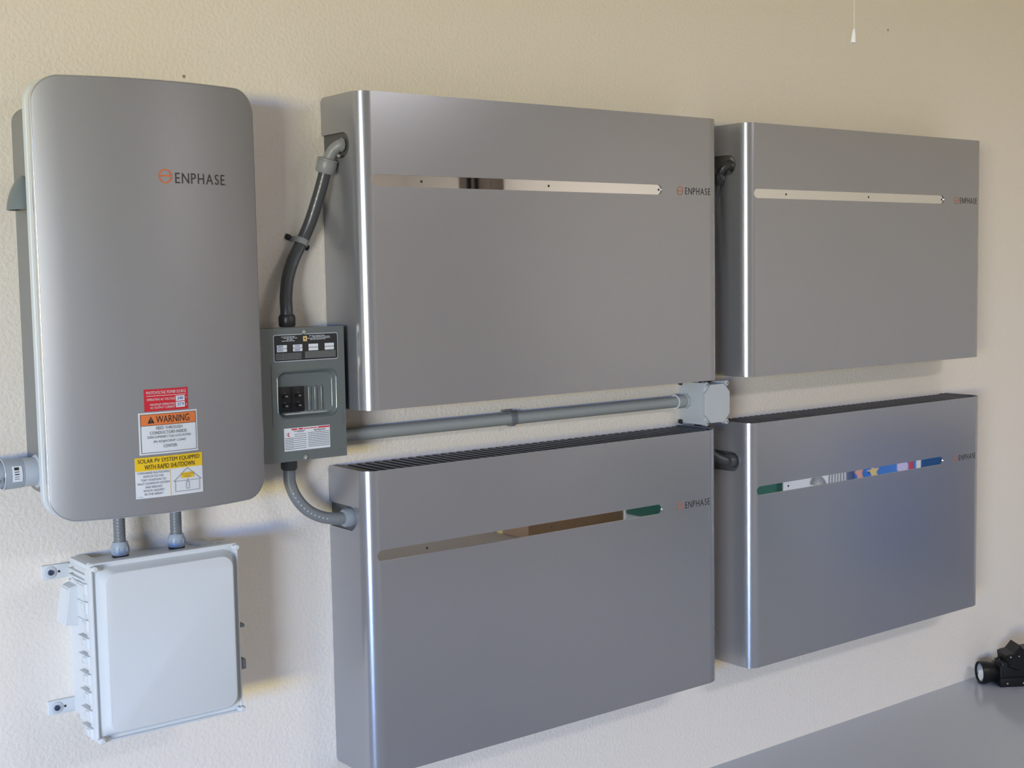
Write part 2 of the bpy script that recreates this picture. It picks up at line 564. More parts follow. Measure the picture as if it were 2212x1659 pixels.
wr = sticker('warning_sticker', -.5060, -.3912, 1.0655, 1.1434, m_white)
tag(wr, 'white sticker with an orange warning band')
printed('orange_band', wr, m_orng, lambda b: rect(b, -.5025, -.3947, 1.1195, 1.1402, bulge, .0012, 16))
def f(b):
    e = .0018
    text(b, 'WARNING', -.4735, -.4080, 1.1236, 1.1366, bulge, e)
    poly(b, [(-.4895, 1.1236), (-.4765, 1.1236), (-.4830, 1.1362)], bulge, e)
    for a, c in (((-.5025, 1.0690), (-.3947, 1.0690)), ((-.5025, 1.1402), (-.3947, 1.1402)), ((-.5025, 1.1195), (-.3947, 1.1195))):
        stroke(b, a, c, .0008, bulge, e, 16)
    for x in (-.5025, -.3947):
        stroke(b, (x, 1.0690), (x, 1.1402), .0008, bulge, e, 2)
printed('black_print', wr, m_ink, f)
printed('hazard_mark', wr, m_orng, lambda b: (rect(b, -.4834, -.4826, 1.1278, 1.1330, bulge, .0024), rect(b, -.4834, -.4826, 1.1254, 1.1266, bulge, .0024)))
def f(b):
    for s, x0, x1, z in (('FEED THROUGH', -.4740, -.4230, 1.1110), ('CONDUCTORS INSIDE.', -.4860, -.4130, 1.1025), ('DISCONNECT(S) LOCATED', -.4905, -.4060, 1.0940), ('IN ADJACENT LOAD', -.4790, -.4165, 1.0855), ('CENTER', -.4610, -.4345, 1.0770)):
        text(b, s, x0, x1, z, z + .0058, bulge, .0018)
printed('grey_print', wr, m_inkg, f)

ye = sticker('yellow_sticker', -.5155, -.3838, .9850, 1.0610, m_white)
tag(ye, 'yellow and white sticker with a house drawing')
printed('yellow_band', ye, m_yel, lambda b: (rect(b, -.5155, -.3838, 1.0358, 1.0610, bulge, .0012, 18), rect(b, -.4290, -.4030, 1.0158, 1.0262, bulge, .0018, 6), rect(b, -.4502, -.4494, .9850, 1.0358, bulge, .0012)))
def f(b):
    e = .0019
    text(b, 'SOLAR PV SYSTEM EQUIPPED', -.5105, -.3895, 1.0490, 1.0580, bulge, e)
    text(b, 'WITH RAPID SHUTDOWN', -.4985, -.4005, 1.0382, 1.0470, bulge, e)
printed('black_print', ye, m_ink, f)
def f(b):
    e = .0019
    for i, (s, w) in enumerate((('TURN RAPID SHUTDOWN', .030), ('SWITCH TO THE', .019), ('"OFF" POSITION TO', .0235), ('SHUT DOWN PV SYSTEM', .030), ('AND REDUCE', .016), ('SHOCK HAZARD', .0195), ('IN THE ARRAY', .0175))):
        text(b, s, -.4825 - w, -.4825 + w, 1.0300 - i * .0066, 1.0342 - i * .0066, bulge, e)
    stroke(b, (-.5125, .9880), (-.503, .9880), .0005, bulge, e)
    q = .0007
    stroke(b, (-.4440, 1.0110), (-.4160, 1.0345), q, bulge, e); stroke(b, (-.4160, 1.0345), (-.3880, 1.0110), q, bulge, e)
    stroke(b, (-.4440, 1.0110), (-.3880, 1.0110), q, bulge, e)
    stroke(b, (-.4410, .9915), (-.3915, .9915), q, bulge, e)
    stroke(b, (-.4410, .9915), (-.4410, 1.0110), q, bulge, e); stroke(b, (-.3915, .9915), (-.3915, 1.0110), q, bulge, e)
    stroke(b, (-.4160, 1.0158), (-.4160, 1.0085), q, bulge, e)
    for a, c in (((-.4190, .9955), (-.4130, .9955)), ((-.4190, 1.0085), (-.4130, 1.0085)), ((-.4190, .9955), (-.4190, 1.0085)), ((-.4130, .9955), (-.4130, 1.0085))):
        stroke(b, a, c, q, bulge, e)
    text(b, 'SOLAR ELECTRIC', -.4278, -.4042, 1.0218, 1.0242, bulge, .0024); text(b, 'PV PANELS', -.4235, -.4085, 1.0175, 1.0200, bulge, .0024)
printed('grey_print', ye, m_inkg, f)

# ------------------------------------------------------------------ large pipe entering the controller from the left
c0 = V((-.65, -.066, 1.0390))
pipe = empty('conduit_coupling', c0, 'thick pale grey pipe coupling entering the tall controller cabinet from the left', 'pipe')
b = NB(); lathe(b, (-.6502, -.066, 1.0390), (-1, 0, 0), [(0, .0265), (.0355, .0265), (.0375, .0250)], 40)
obj('hub', b, m_pvcl, pipe, c0, flat_area=.01)
b = NB(); lathe(b, (-.6502, -.066, 1.0390), (-1, 0, 0), [(0, .031), (.006, .031), (.0075, .0295), (.0075, .0265)], 12)
obj('hub_flange', b, m_pvcl, pipe, c0, angle=20)
b = NB(); lathe(b, (-.683, -.066, 1.0390), (-1, 0, 0), [(-.001, .0255), (.001, .0272), (.0335, .0282), (.0345, .0282)], 40, cap1=False)
obj('sleeve', b, m_pvcm, pipe, c0, flat_area=.01)
b = NB(); lathe(b, (-.7170, -.066, 1.0390), (-1, 0, 0), [(0, .0282), (.0012, .0290), (.0024, .0282), (.0024, .0262), (-.002, .0262)], 40, cap0=False, cap1=False)
obj('sleeve_lip', b, m_pvcl, pipe, c0)
b = NB(); cyl(b, (-.712, -.066, 1.0390), (-1.9, -.066, 1.0390), .0245, 36)
pp = obj('pipe', b, m_pvcm, pipe, c0, flat_area=.2)
def wrapped(name, m, parent, quads, R, axis_y=-.066, axis_z=1.0390, off=c0):
    b = NB()
    for x0, x1, a0, a1 in quads:
        prev = None
        for k in range(7):
            a = math.radians(a0 + (a1 - a0) * k / 6)
            pr = [b.verts.new((x, axis_y - R * math.cos(a), axis_z + R * math.sin(a))) for x in (x0, x1)]
            if prev: b.faces.new((prev[0], prev[1], pr[1], pr[0]))
            prev = pr
    return obj(name, b, m, parent, off, flat_area=0)
tg = wrapped('barcode_tag', m_white, pipe, [(-.7065, -.6885, -26, 34)], .0286)
wrapped('barcode', m_ink, tg, [(-.7028, -.6943, 18, 29), (-.7028, -.6943, 10, 13), (-.7028, -.6943, 1, 5), (-.7028, -.6943, -7, -5), (-.7028, -.6943, -15, -13)], .0289)
b = NB(); text(b, 'e3', -.7310, -.7200, 1.0270, 1.0365, lambda x: .066 + .0242, .0006)
obj('pipe_lettering', b, m_inkg, pipe, c0)

# ------------------------------------------------------------------ white enclosure below the controller
N0 = V((-.446, 0, .53))
enc = empty('utility_enclosure', N0, 'white plastic hinged box on the wall below the tall controller cabinet', 'electrical enclosure')
b = NB()
loft(b, [[V((x, y, z)) for x, z in rrect(-.584 - k, -.308 + k, .546 - k, .850 + k, .012, 4)] for y, k in ((0, 0), (-.045, .001), (-.046, .004), (-.118, .005), (-.119, .009), (-.130, .009))])
for z in (.838, .827, .816):
    box(b, -.5945, -.585, -.122, -.030, z, z + .0055, .0015)
for x in (-.585, -.345):
    box(b, x, x + .035, -.110, -.012, .847, .859, .003)
obj('body', b, m_poly, enc, N0)
b = NB()
def nl(k, d, r=.006, n=6):
    return [V((x, -d, z)) for x, z in rrect(-.594 + k, -.299 - k, .529 + k, .869 - k, r, n)]
loft(b, [nl(.001, .131), nl(0, .132), nl(0, .1515), nl(.001, .1530), nl(.0035, .1530), nl(.0045, .1470), nl(.0095, .1465), nl(.0105, .1475, .020), nl(.0185, .1690, .024), nl(.0196, .1712, .024), nl(.0215, .1722, .024)])
lid = obj('lid', b, m_poly, enc, N0, angle=22, flat_area=.0006)
for x, z in ((-.588, .860), (-.306, .862), (-.305, .536), (-.588, .536)):
    b = NB(); box(b, x - .007, x + .007, -.162, -.150, z - .004, z + .004, .0015)
    lathe(b, (x, -.158, z), (0, -1, 0), [(0, .0055), (.006, .0055), (.008, .004)], 14)
    obj('lid_screw', b, m_poly, lid)
for o in [c for c in bpy.data.objects if c.parent is lid]:
    o.data.transform(Matrix.Translation(-N0))
for k in range(9):
    z = .829 - k * .0343
    b = NB()
    box(b, -.6000, -.590, -.131, -.086, z - .0022, z, .0006)
    box(b, -.5965, -.590, -.131, -.092, z - .021, z - .0024, .0012)
    box(b, -.5985, -.596, -.122, -.106, z - .0190, z - .0050, .0006)
    cyl(b, (-.5945, -.1335, z - .0205), (-.5945, -.1335, z), .0040, 12)
    obj('hinge_clip', b, m_poly, enc, N0)
# big side latch
b = NB()
pr = [(-.050, .742), (-.118, .738), (-.122, .748), (-.122, .800), (-.112, .820), (-.060, .829), (-.048, .818)]
loft(b, [[V((x, y, z)) for y, z in pr] for x in (-.588, -.597)])
w0 = [V((-.600, -.044, .819)), V((-.600, -.090, .819)), V((-.600, -.090, .742)), V((-.600, -.044, .742))]
w1 = [V((-.614, -.046, .815)), V((-.613, -.087, .814)), V((-.624, -.087, .746)), V((-.626, -.046, .747))]
wb = [V((-.590, p.y, p.z)) for p in w0]
tb = NB(); loft(tb, [wb, w0, w1]); bmesh.ops.bevel(tb, geom=list(tb.edges), offset=.0022, segments=3, affect='EDGES')
join(b, tb)
obj('latch', b, m_poly, enc, N0)
for zc in (.833, .568):
    for sx in (-1, 1):
        xb = -.586 if sx < 0 else -.306
        b = NB(); x0, x1 = sorted((xb + sx * .050, xb - sx * .004)); box(b, x0, x1, -.008, 0, zc - .014, zc + .014, .002)
        ft = obj('mounting_foot', b, m_poly, enc, N0)
        xc = xb + sx * .034
        b = NB(); lathe(b, (xc, -.008, zc), (0, -1, 0), [(0, .0118), (.0015, .0118), (.002, .011)], 24)
        obj('washer', b, m_polyd, ft, N0)
        b = NB(); lathe(b, (xc, -.0098, zc), (0, -1, 0), [(0, .0056), (.003, .0052), (.0042, .003)], 16)
        obj('screw_head', b, m_bluehead, ft, N0)
        b = NB(); lathe(b, (xc - sx * .0165, -.0075, zc), (0, -1, 0), [(0, .0024), (.001, .0024)], 10)
        obj('screw_hole', b, m_ink, ft, N0)
for z in (.700, .622):
    b = NB(); box(b, -.300, -.288, -.150, -.120, z - .010 if z < .65 else z - .003, z + .010 if z < .65 else z + .003, .001)
    obj('hasp', b, m_inkg, enc, N0)

# the two short conduits between controller and enclosure
def short_conduit(x, y, label, band):
    z0 = .8560
    L0 = V((x, y, z0))
    r = empty('short_conduit', L0, label, 'conduit', 'short conduits between controller and white box')
    b = NB()
    path = [V((x, y, z0 + .020 + .0018 * k)) for k in range(55)]
    tube(b, path, lambda s: .0112 + .00035 * math.sin(2 * PI * s / .0062), 24)
    obj('corrugated_tube', b, m_tubeg, r, L0)
    b = NB()
    lathe(b, (x, y, z0 + .0035), (0, 0, 1), [(0, .0165), (.006, .0172)], 8, rot=.3)
    lathe(b, (x, y, z0 + .0080), (0, 0, 1), [(0, .0172), (.011, .0172), (.015, .0160), (.019, .0145), (.021, .0135)], 24)
    nt = obj('compression_nut', b, m_nutb, r, L0)
    for k in range(12):
        a = 2 * PI * k / 12
        bb = NB()
        cyl(bb, (x + .0168 * math.cos(a), y + .0168 * math.sin(a), z0 + .010), (x + .0168 * math.cos(a), y + .0168 * math.sin(a), z0 + .0195), .0014, 8)
        obj('nut_rib', bb, m_nutb, nt, L0)
    b = NB(); lathe(b, (x, y, z0), (0, 0, 1), [(0, .0162), (.0035, .0162)], 24)
    obj('gasket', b, m_nutd, r, L0)
    if band:
        b = NB()
        for k in range(5):
            lathe(b, (x, y, z0 + .040 + k * .0062), (0, 0, 1), [(0, .0116), (.0016, .0116)], 24, cap0=False, cap1=False)
        obj('worn_rings', b, m_hood, r, L0)
short_conduit(-.5010, -.060, 'short grey conduit dropping into the white box, nearer its hinged side', False)
short_conduit(-.3860, -.060, 'short grey conduit with worn rings dropping into the white box near its right end', True)

# ------------------------------------------------------------------ breaker panel
P0 = V((-.1128, 0, 1.006))
PX0, PX1, PZ0, PZ1, PD = -.2108, -.0148, 1.0090, 1.2845, .100
pan = empty('breaker_panel', P0, 'dark grey breaker panel between the tall controller and the silver cabinets', 'breaker panel')
b = NB(); box(b, PX0 + .003, PX1 - .003, -PD + .0125, 0, PZ0 + .003, PZ1 - .002)
for a in ((PX0 + .003, PX0 + .006, PZ0 + .003, PZ1 - .002), (PX1 - .006, PX1 - .003, PZ0 + .003, PZ1 - .002), (PX0 + .006, PX1 - .006, PZ1 - .005, PZ1 - .002), (PX0 + .006, PX1 - .006, PZ0 + .003, PZ0 + .006)):
    box(b, a[0], a[1], -PD + .004, -PD + .014, a[2], a[3])
obj('box', b, m_panel, pan, P0)
S = lambda x: PD
b = NB()
hole = rrect(-.1755, -.0350, 1.0965, 1.1970, .017, 8)
slabo = [(PX0, PZ0), (PX1, PZ0), (PX1, PZ1), (PX0, PZ1)]
ov = [b.verts.new((x, -PD, z)) for x, z in slabo]
hv = [b.verts.new((x, -PD, z)) for x, z in hole]
ed = [b.edges.new((l[i], l[(i + 1) % len(l)])) for l in (ov, hv) for i in range(len(l))]
bmesh.ops.triangle_fill(b, use_beauty=True, use_dissolve=False, edges=ed)
hs = set(hv)
bmesh.ops.delete(b, geom=[f for f in b.faces if all(v in hs for v in f.verts)], context='FACES_ONLY')
bk = [b.verts.new((x, -PD + .006, z)) for x, z in slabo]
for i in range(4):
    b.faces.new((ov[i], ov[(i + 1) % 4], bk[(i + 1) % 4], bk[i]))
cxm, czm = -.1052, 1.1467
def inset(o, d):
    out = []
    n = len(o)
    for x, z in o:
        out.append((x - d * (1 if x > cxm else -1) * min(1, 1), z - d * (1 if z > czm else -1)))
    return out
lips = [(0.0, 0.0), (.0010, .0012), (.0020, .0018), (.0035, .0005), (.0060, -.0060), (.0072, -.0085), (.0090, -.0095)]
prev = hv
for dx, dy in lips[1:]:
    cur = [b.verts.new((x, -PD - dy, z)) for x, z in inset(hole, dx)]
    for i in range(len(cur)):
        j = (i + 1) % len(cur)
        b.faces.new((prev[i], prev[j], cur[j], cur[i]))
    prev = cur
b.faces.new(prev)
fr = obj('cover_plate', b, m_panel, pan, P0, angle=40, flat_area=.002)
# long shallow creases around the door frame
for a in ((-.1868, -.1855, -PD - .0012, -PD + .001, 1.083, 1.2125, .0005), (-.0242, -.0230, -PD - .0010, -PD + .001, 1.078, 1.112, .0004)):
    b = NB(); box(b, *a); obj('crease', b, m_panel, pan, P0)
for x in (-.1105, -.0970, -.0825, -.0685):
    b = NB(); w = .0032 if x < -.07 else .0018
    box(b, x - w, x + w, -PD + .0050, -PD + .0102, 1.1135 if x < -.1 else 1.110, 1.1615, .0018, 4)
    obj('knockout_rib', b, m_panel, pan, P0)
for x0 in (-.1728, -.1424):
    b = NB(); box(b, x0, x0 + .0300, -PD - .0005, -PD + .02, 1.1112, 1.1630, .0012)
    br = obj('circuit_breaker', b, m_blk, pan, P0)
    for z in (1.1250, 1.1450):
        b = NB(); box(b, x0 + .010, x0 + .020, -PD - .0085, -PD + .001, z - .0035, z + .0035, .0012)
        obj('toggle', b, m_blk, br, P0)
        b = NB(); box(b, x0 + .0125, x0 + .0178, -PD - .0016, -PD, z + .0060, z + .0066, .0002); box(b, x0 + .0125, x0 + .0178, -PD - .0092, -PD - .008, z - .0012, z + .0012, .0002)
        obj('toggle_mark', b, m_boxgrey, br, P0)
for x, z in ((-.1106, 1.2752), (-.1150, 1.0150)):
    b = NB(); lathe(b, (x, -PD, z), (0, -1, 0), [(0, .0050), (.001, .0054), (.0026, .0046), (.0034, .0028), (.0026, .0012)], 20)
    obj('panel_screw', b, m_steel, pan, P0)
# directory label
b = NB(); slab(b, rrect(-.1798, -.0305, 1.2160, 1.2715, .004, 4), -PD, -PD - .0006)
dl = obj('directory_label', b, m_polyd, pan, P0)
tag(dl, 'black printed label with four white boxes')
b = NB(); slab(b, rrect(-.1785, -.0318, 1.2174, 1.2701, .0035, 4), -PD - .0005, -PD - .0010)
obj('black_field', b, m_ink, dl, P0)
b = NB()
rows = [(x0, x1) for x0, x1 in ((-.1715, -.1500), (-.1330, -.1115), (-.1000, -.0785), (-.0685, -.0475))]
rows = [(-.1728, -.1500), (-.1360, -.1145), (-.1000, -.0775), (-.0620, -.0400)]
for x0, x1 in rows:
    rect(b, x0, x1, 1.2435, 1.2500, S, .0014); rect(b, x0, x1, 1.2362, 1.2425, S, .0014)
obj('white_boxes', b, m_white, dl, P0)
b = NB()
def textbars(b, x0, x1, z, h, e, seed, gap=.0012, surf=S):
    rd = random.Random(seed); x = x0
    while x < x1 - .001:
        w = min(rd.uniform(.0025, .009), x1 - x)
        rect(b, x, x + w, z, z + h, surf, e)
        x += w + gap
for half in (((-.162, -.131, 1.2660), (-.157, -.125, 1.2632), (-.150, -.136, 1.2604), (-.161, -.132, 1.2575)), ((-.098, -.062, 1.2660), (-.090, -.050, 1.2636), (-.102, -.048, 1.2610), (-.096, -.060, 1.2585))):
    b = NB()
    for i, (x0, x1, z) in enumerate(half):
        textbars(b, x0, x1, z, .0014, .0013, i + int(-x0 * 100))
    obj('white_print', b, m_polyd, dl, P0)
b = NB()
for i in range(5):
    textbars(b, -.176, -.117, 1.2315 - i * .0028, .0013, .0013, 30 + i, .0006)
obj('grey_print', b, m_boxgrey, dl, P0)
b = NB()
for i in range(5):
    textbars(b, -.1085, -.036, 1.2325 - i * .0028, .0016, .0013, 50 + i, .0005)
obj('grey_print', b, m_boxgrey, dl, P0)
for (x0, z) in ((-.1708, 1.2448), (-.1708, 1.2372), (-.1320, 1.2448), (-.1320, 1.2372)):
    b = NB()
    rd = random.Random(int(x0 * 1e4) + int(z * 1e4)); x = x0
    for k in range(4):
        stroke(b, (x, z), (x + .001, z + .0042), .0007, S, .0019, 1); stroke(b, (x + .001, z + .0042), (x + .0018, z + rd.uniform(0, .002)), .0007, S, .0019, 1)
        x += .0032
    obj('pen_writing', b, m_blueink, dl, P0)
b = NB(); rect(b, -.1122, -.1030, 1.2560, 1.2668, S, .0016); obj('yellow_mark', b, m_gold, dl, P0)
b = NB(); poly(b, [(-.1078, 1.2590), (-.1060, 1.2616), (-.1078, 1.2642), (-.1096, 1.2616)], S, .0022); obj('black_diamond', b, m_ink, dl, P0)
# lower safety label
b = NB(); rect(b, -.1622, -.0550, 1.0308, 1.0782, S, .0005)
wl = obj('safety_label', b, m_white, pan, P0)
tag(wl, 'white label with a red heading and small grey print')
b = NB()
for x0, x1 in ((-.1450, -.1320), (-.1288, -.1190), (-.0830, -.0560)):
    rect(b, x0, x1, 1.0738, 1.0768, S, .0010)
textbars(b, -.1170, -.0850, 1.0744, .0016, .0010, 71, .0005)
stroke(b, (-.1510, 1.0690), (-.1530, 1.0640), .0018, S, .0010, 1); stroke(b, (-.1530, 1.0640), (-.1505, 1.0600), .0018, S, .0010, 1)
stroke(b, (-.1570, 1.0685), (-.1545, 1.0660), .0008, S, .0010, 1); stroke(b, (-.1570, 1.0625), (-.1545, 1.0640), .0008, S, .0010, 1); stroke(b, (-.1560, 1.0655), (-.1540, 1.0650), .0008, S, .0010, 1)
obj('red_print', b, m_red, wl, P0)
b = NB()
textbars(b, -.140, -.112, 1.0708, .0014, .0010, 81); textbars(b, -.133, -.117, 1.0686, .0014, .0010, 82)
textbars(b, -.094, -.064, 1.0706, .0014, .0010, 83); textbars(b, -.092, -.066, 1.0684, .0014, .0010, 84)
for i in range(8):
    textbars(b, -.1605, -.1395, 1.0570 - i * .0033, .0012, .0010, 90 + i, .0005)
    textbars(b, -.1385, -.1110, 1.0640 - i * .0042, .0011, .0010, 110 + i, .0005)
for i in range(9):
    textbars(b, -.1070, -.0570, 1.0650 - i * .0036, .0012, .0010, 130 + i, .0005)
obj('grey_print', b, m_inkg, wl, P0)

# ------------------------------------------------------------------ flexible conduits
def nut(b, p, axis, r, L, seg=24):
    lathe(b, p, axis, [(0, r * .86), (L * .12, r * .98), (L * .75, r), (L * .9, r * .93), (L, r * .82)], seg)

def marks(path, i0, i1, R, off, parent, toward):
    b = NB()
    for i in range(i0, i1, 2):
        p, q = path[i], path[i + 1]
        d = (q - p).normalized()
        n = (toward - d * toward.dot(d)).normalized()
        s = d.cross(n) * .0011
        a, c = p + d * .001 + n * (R + .0003), p + (q - p) * .75 + n * (R + .0003)
        b.faces.new([b.verts.new(v) for v in (a - s, c - s, c + s, a + s)])
    obj('print_marks', b, m_polyd, parent, off)

T0 = V((-.117, -.05, 1.2845))
fc = empty('flexible_conduit', T0, 'dark flexible conduit curving up from the top of the grey breaker panel', 'conduit', 'flexible conduits feeding the cabinets')
up = smooth_path([(-.1206, -.050, 1.296), (-.1200, -.048, 1.322), (-.1158, -.040, 1.3486), (-.1048, -.030, 1.3872), (-.0861, -.022, 1.426), (-.0650, -.022, 1.463), (-.0480, -.030, 1.5038), (-.0350, -.045, 1.5568), (-.0265, -.054, 1.5955), (-.0215, -.060, 1.622)], 7)
b = NB(); tube(b, up, .0133, 22)
tb_ = obj('tube', b, m_tube, fc, T0)
marks(up, 44, 58, .0133, T0, tb_, V((-.6, -.75, .1)))
b = NB(); nut(b, (-.1206, -.050, 1.2850), (0, 0, 1), .0178, .026)
obj('lower_fitting', b, m_nutd, fc, T0)  # shade at this connector is put into its near-black colour
ax = up[-1] - up[-4]
b = NB(); nut(b, up[-1] - ax.normalized() * .017, ax, .0215, .032)
lathe(b, up[-1] + ax.normalized() * .010, ax, [(0, .0225), (.0025, .0228), (.0035, .021)], 24)
uf = obj('upper_fitting', b, m_nut, fc, T0)
b = NB()
pth = smooth_path([up[-1] + ax.normalized() * .006, (-.0115, -.068, 1.6500), (-.0010, -.080, 1.6620), (.0130, -.086, 1.6640)], 8)
tube(b, pth, .0128, 22)
obj('elbow', b, m_nut, fc, T0)
b = NB(); lathe(b, (-.002, -.089, 1.6635), (1, -.15, 0), [(0, .0150), (.0035, .0150)], 8)
obj('lock_nut', b, m_nut, fc, T0)
b = NB(); lathe(b, (-.010, -.092, 1.6385), (-.3, -1, .1), [(-.012, .0022), (.002, .0022), (.003, .0015)], 10); lathe(b, (-.0125, -.094, 1.639), (-.3, -1, .1), [(0, .0036), (.0025, .0036)], 12)
obj('set_screw', b, m_steel, fc, T0)

# strap holding it to the wall
K0 = V((-.0655, 0, 1.4625))
st = empty('conduit_strap', K0, 'grey two-hole strap pinning the dark curved conduit to the wall', 'pipe strap')
d = (up[38] - up[33]).normalized(); d.y = 0; d.normalize()
nrm = V((d.z, 0, -d.x))          # across the tube in the wall plane
ctr = V((-.0655, -.0215, 1.4625))
b = NB()
prof = []
for s in (1,):
    prof += [(.030, -.0010 + .0215), (.0165, .0205)]
prof = [(-.031, .0195), (-.0165, .0195)] + [(-.0150 * math.cos(a), -.0150 * math.sin(a)) for a in [PI * q / 12 for q in range(13)]] + [(.0165, .0195), (.031, .0195)]
prof2 = [(-.031, .0210), (-.0150, .0210)] + [(-.0136 * math.cos(a), -.0136 * math.sin(a)) for a in [PI * q / 12 for q in range(13)]] + [(.0150, .0210), (.031, .0210)]
ringA = [[ctr + nrm * u + V((0, w, 0)) + d * e for u, w in prof + list(reversed(prof2))] for e in (-.0062, .0062)]
loft(b, ringA)
obj('strap', b, m_nut, st, K0)
for s in (-1, 1):
    p = ctr + nrm * (.0245 * s); p.y = -.0015
    b = NB(); lathe(b, p, (0, -1, 0), [(0, .0064), (.0035, .0060), (.0052, .0036)], 14)
    obj('strap_screw', b, m_blk, st, K0)

T1 = V((-.126, -.05, 1.009))
fl = empty('flexible_conduit', T1, 'grey flexible conduit curving from the bottom of the breaker panel into the lower silver cabinet', 'conduit', 'flexible conduits feeding the cabinets')
lo = smooth_path([(-.1262, -.050, 1.000), (-.1264, -.050, .9791), (-.1262, -.052, .9547), (-.1162, -.058, .9247), (-.0968, -.065, .8985), (-.0718, -.075, .8819), (-.0441, -.085, .8747), (-.0200, -.090, .8735), (-.008, -.090, .8735)], 7)
b = NB(); tube(b, lo, .0128, 22)
tb_ = obj('tube', b, m_tubeg, fl, T1)
marks(lo, 18, 40, .0128, T1, tb_, V((-.5, -.85, .05)))
b = NB(); nut(b, (-.1262, -.050, 1.0088), (0, 0, -1), .0180, .025, 10)
obj('upper_fitting', b, m_nutd, fl, T1, angle=20)
b = NB(); lathe(b, (-.024, -.0905, .8735), (1, 0, 0), [(0, .0132), (.001, .0180), (.004, .0196), (.020, .0205), (.030, .0205)], 28)
obj('lower_fitting', b, m_nutm, fl, T1)

# conduits of the right-hand cabinets, mostly hidden by the cabinets in front
T2 = V((1.115, -.05, 1.088))
f2 = empty('flexible_conduit', T2, 'dark conduit in the shaded gap, reaching the side of the farther upper cabinet', 'conduit', 'flexible conduits feeding the cabinets')
p2 = smooth_path([(1.115, -.050, 1.096), (1.112, -.046, 1.20), (1.118, -.044, 1.38), (1.135, -.048, 1.52), (1.150, -.058, 1.595), (1.154, -.064, 1.625)], 7)
b = NB(); tube(b, p2, .0125, 20); obj('tube', b, m_tube, f2, T2)
ax = (p2[-1] - p2[-3]).normalized()
b = NB(); nut(b, p2[-1] - ax * .012, ax, .0185, .030); obj('upper_fitting', b, m_nutd, f2, T2)
b = NB(); tube(b, smooth_path([p2[-1] + ax * .008, (1.160, -.078, 1.655), (1.172, -.087, 1.663), (1.182, -.089, 1.664)], 7), .0130, 20); obj('elbow', b, m_nutd, f2, T2)
b = NB(); lathe(b, (1.1735, -.089, 1.6635), (1, -.1, 0), [(0, .0225), (.005, .0225)], 8); obj('lock_nut', b, m_steel, f2, T2)
b = NB(); nut(b, (1.115, -.050, 1.0890), (0, 0, 1), .018, .026); obj('lower_fitting', b, m_nutd, f2, T2)

T3 = V((1.115, -.05, .985))
f3 = empty('flexible_conduit', T3, 'dark conduit under the junction box, entering the side of the farther lower cabinet', 'conduit', 'flexible conduits feeding the cabinets')
p3 = smooth_path([(1.100, -.050, .975), (1.101, -.052, .945), (1.110, -.060, .915), (1.130, -.072, .892), (1.155, -.084, .8795), (1.172, -.089, .8765)], 7)
b = NB(); tube(b, p3, .0125, 20); obj('tube', b, m_tube, f3, T3)
b = NB(); lathe(b, (1.158, -.0895, .8765), (1, -.05, 0), [(0, .0130), (.001, .0178), (.004, .0192), (.018, .0200), (.028, .0200)], 26); obj('lower_fitting', b, m_tube, f3, T3)
b = NB(); nut(b, (1.100, -.050, .9835), (0, 0, -1), .018, .025); obj('upper_fitting', b, m_nutd, f3, T3)

# ------------------------------------------------------------------ horizontal pipe, its clamp and the junction box
H0 = V((.5, -.0245, 1.0415))
hp = empty('rigid_pipe', H0, 'long horizontal grey pipe running between the upper and lower cabinets', 'pipe')
b = NB(); cyl(b, (-.02, -.0245, 1.0415), (1.050, -.0245, 1.0415), .0148, 30)
obj('pipe', b, m_pvc, hp, H0, flat_area=.2)
b = NB(); lathe(b, (1.030, -.0245, 1.0415), (1, 0, 0), [(0, .0150), (.0005, .0178), (.003, .0182), (.032, .0182)], 30)
ad = obj('box_adapter', b, m_pvc, hp, H0)
b = NB(); lathe(b, (1.0290, -.0245, 1.0415), (1, 0, 0), [(0, .0156), (0, .0186), (.0020, .0188), (.0020, .0182)], 30, cap0=False, cap1=False)
obj('adapter_lip', b, m_white, hp, H0)
b = NB(); lathe(b, (1.0610, -.0245, 1.0415), (1, 0, 0), [(0, .0215), (.006, .0215), (.008, .019)], 8, rot=.39)
obj('lock_nut', b, m_jb, hp, H0, angle=15)
Q0 = V((.481, 0, 1.0415))
qc = empty('pipe_clamp', Q0, 'grey ribbed clamp around the middle of the long horizontal pipe', 'pipe clamp')
b = NB()
for x in (.475, .4835):
    lathe(b, (x, -.0245, 1.0415), (1, 0, 0), [(0, .0152), (0, .0182), (.0055, .0182), (.0055, .0152)], 26, cap0=False, cap1=False)
lathe(b, (.4795, -.0245, 1.0415), (1, 0, 0), [(0, .0152), (0, .0170), (.0052, .0170), (.0052, .0152)], 26, cap0=False, cap1=False)
for k in range(9):
    a = math.radians(-70 + k * 20)
    p = V((.4772, -.0245 - .0176 * math.cos(a), 1.0415 + .0176 * math.sin(a)))
    cyl(b, p, p + V((.010, 0, 0)), .0012, 8)
obj('ring', b, m_tubeg, qc, Q0)
b = NB(); box(b, .470, .492, -.012, 0, 1.030, 1.062, .001); box(b, .452, .476, -.030, -.018, 1.0560, 1.0585, .0006)
obj('wall_foot', b, m_tubeg, qc, Q0)

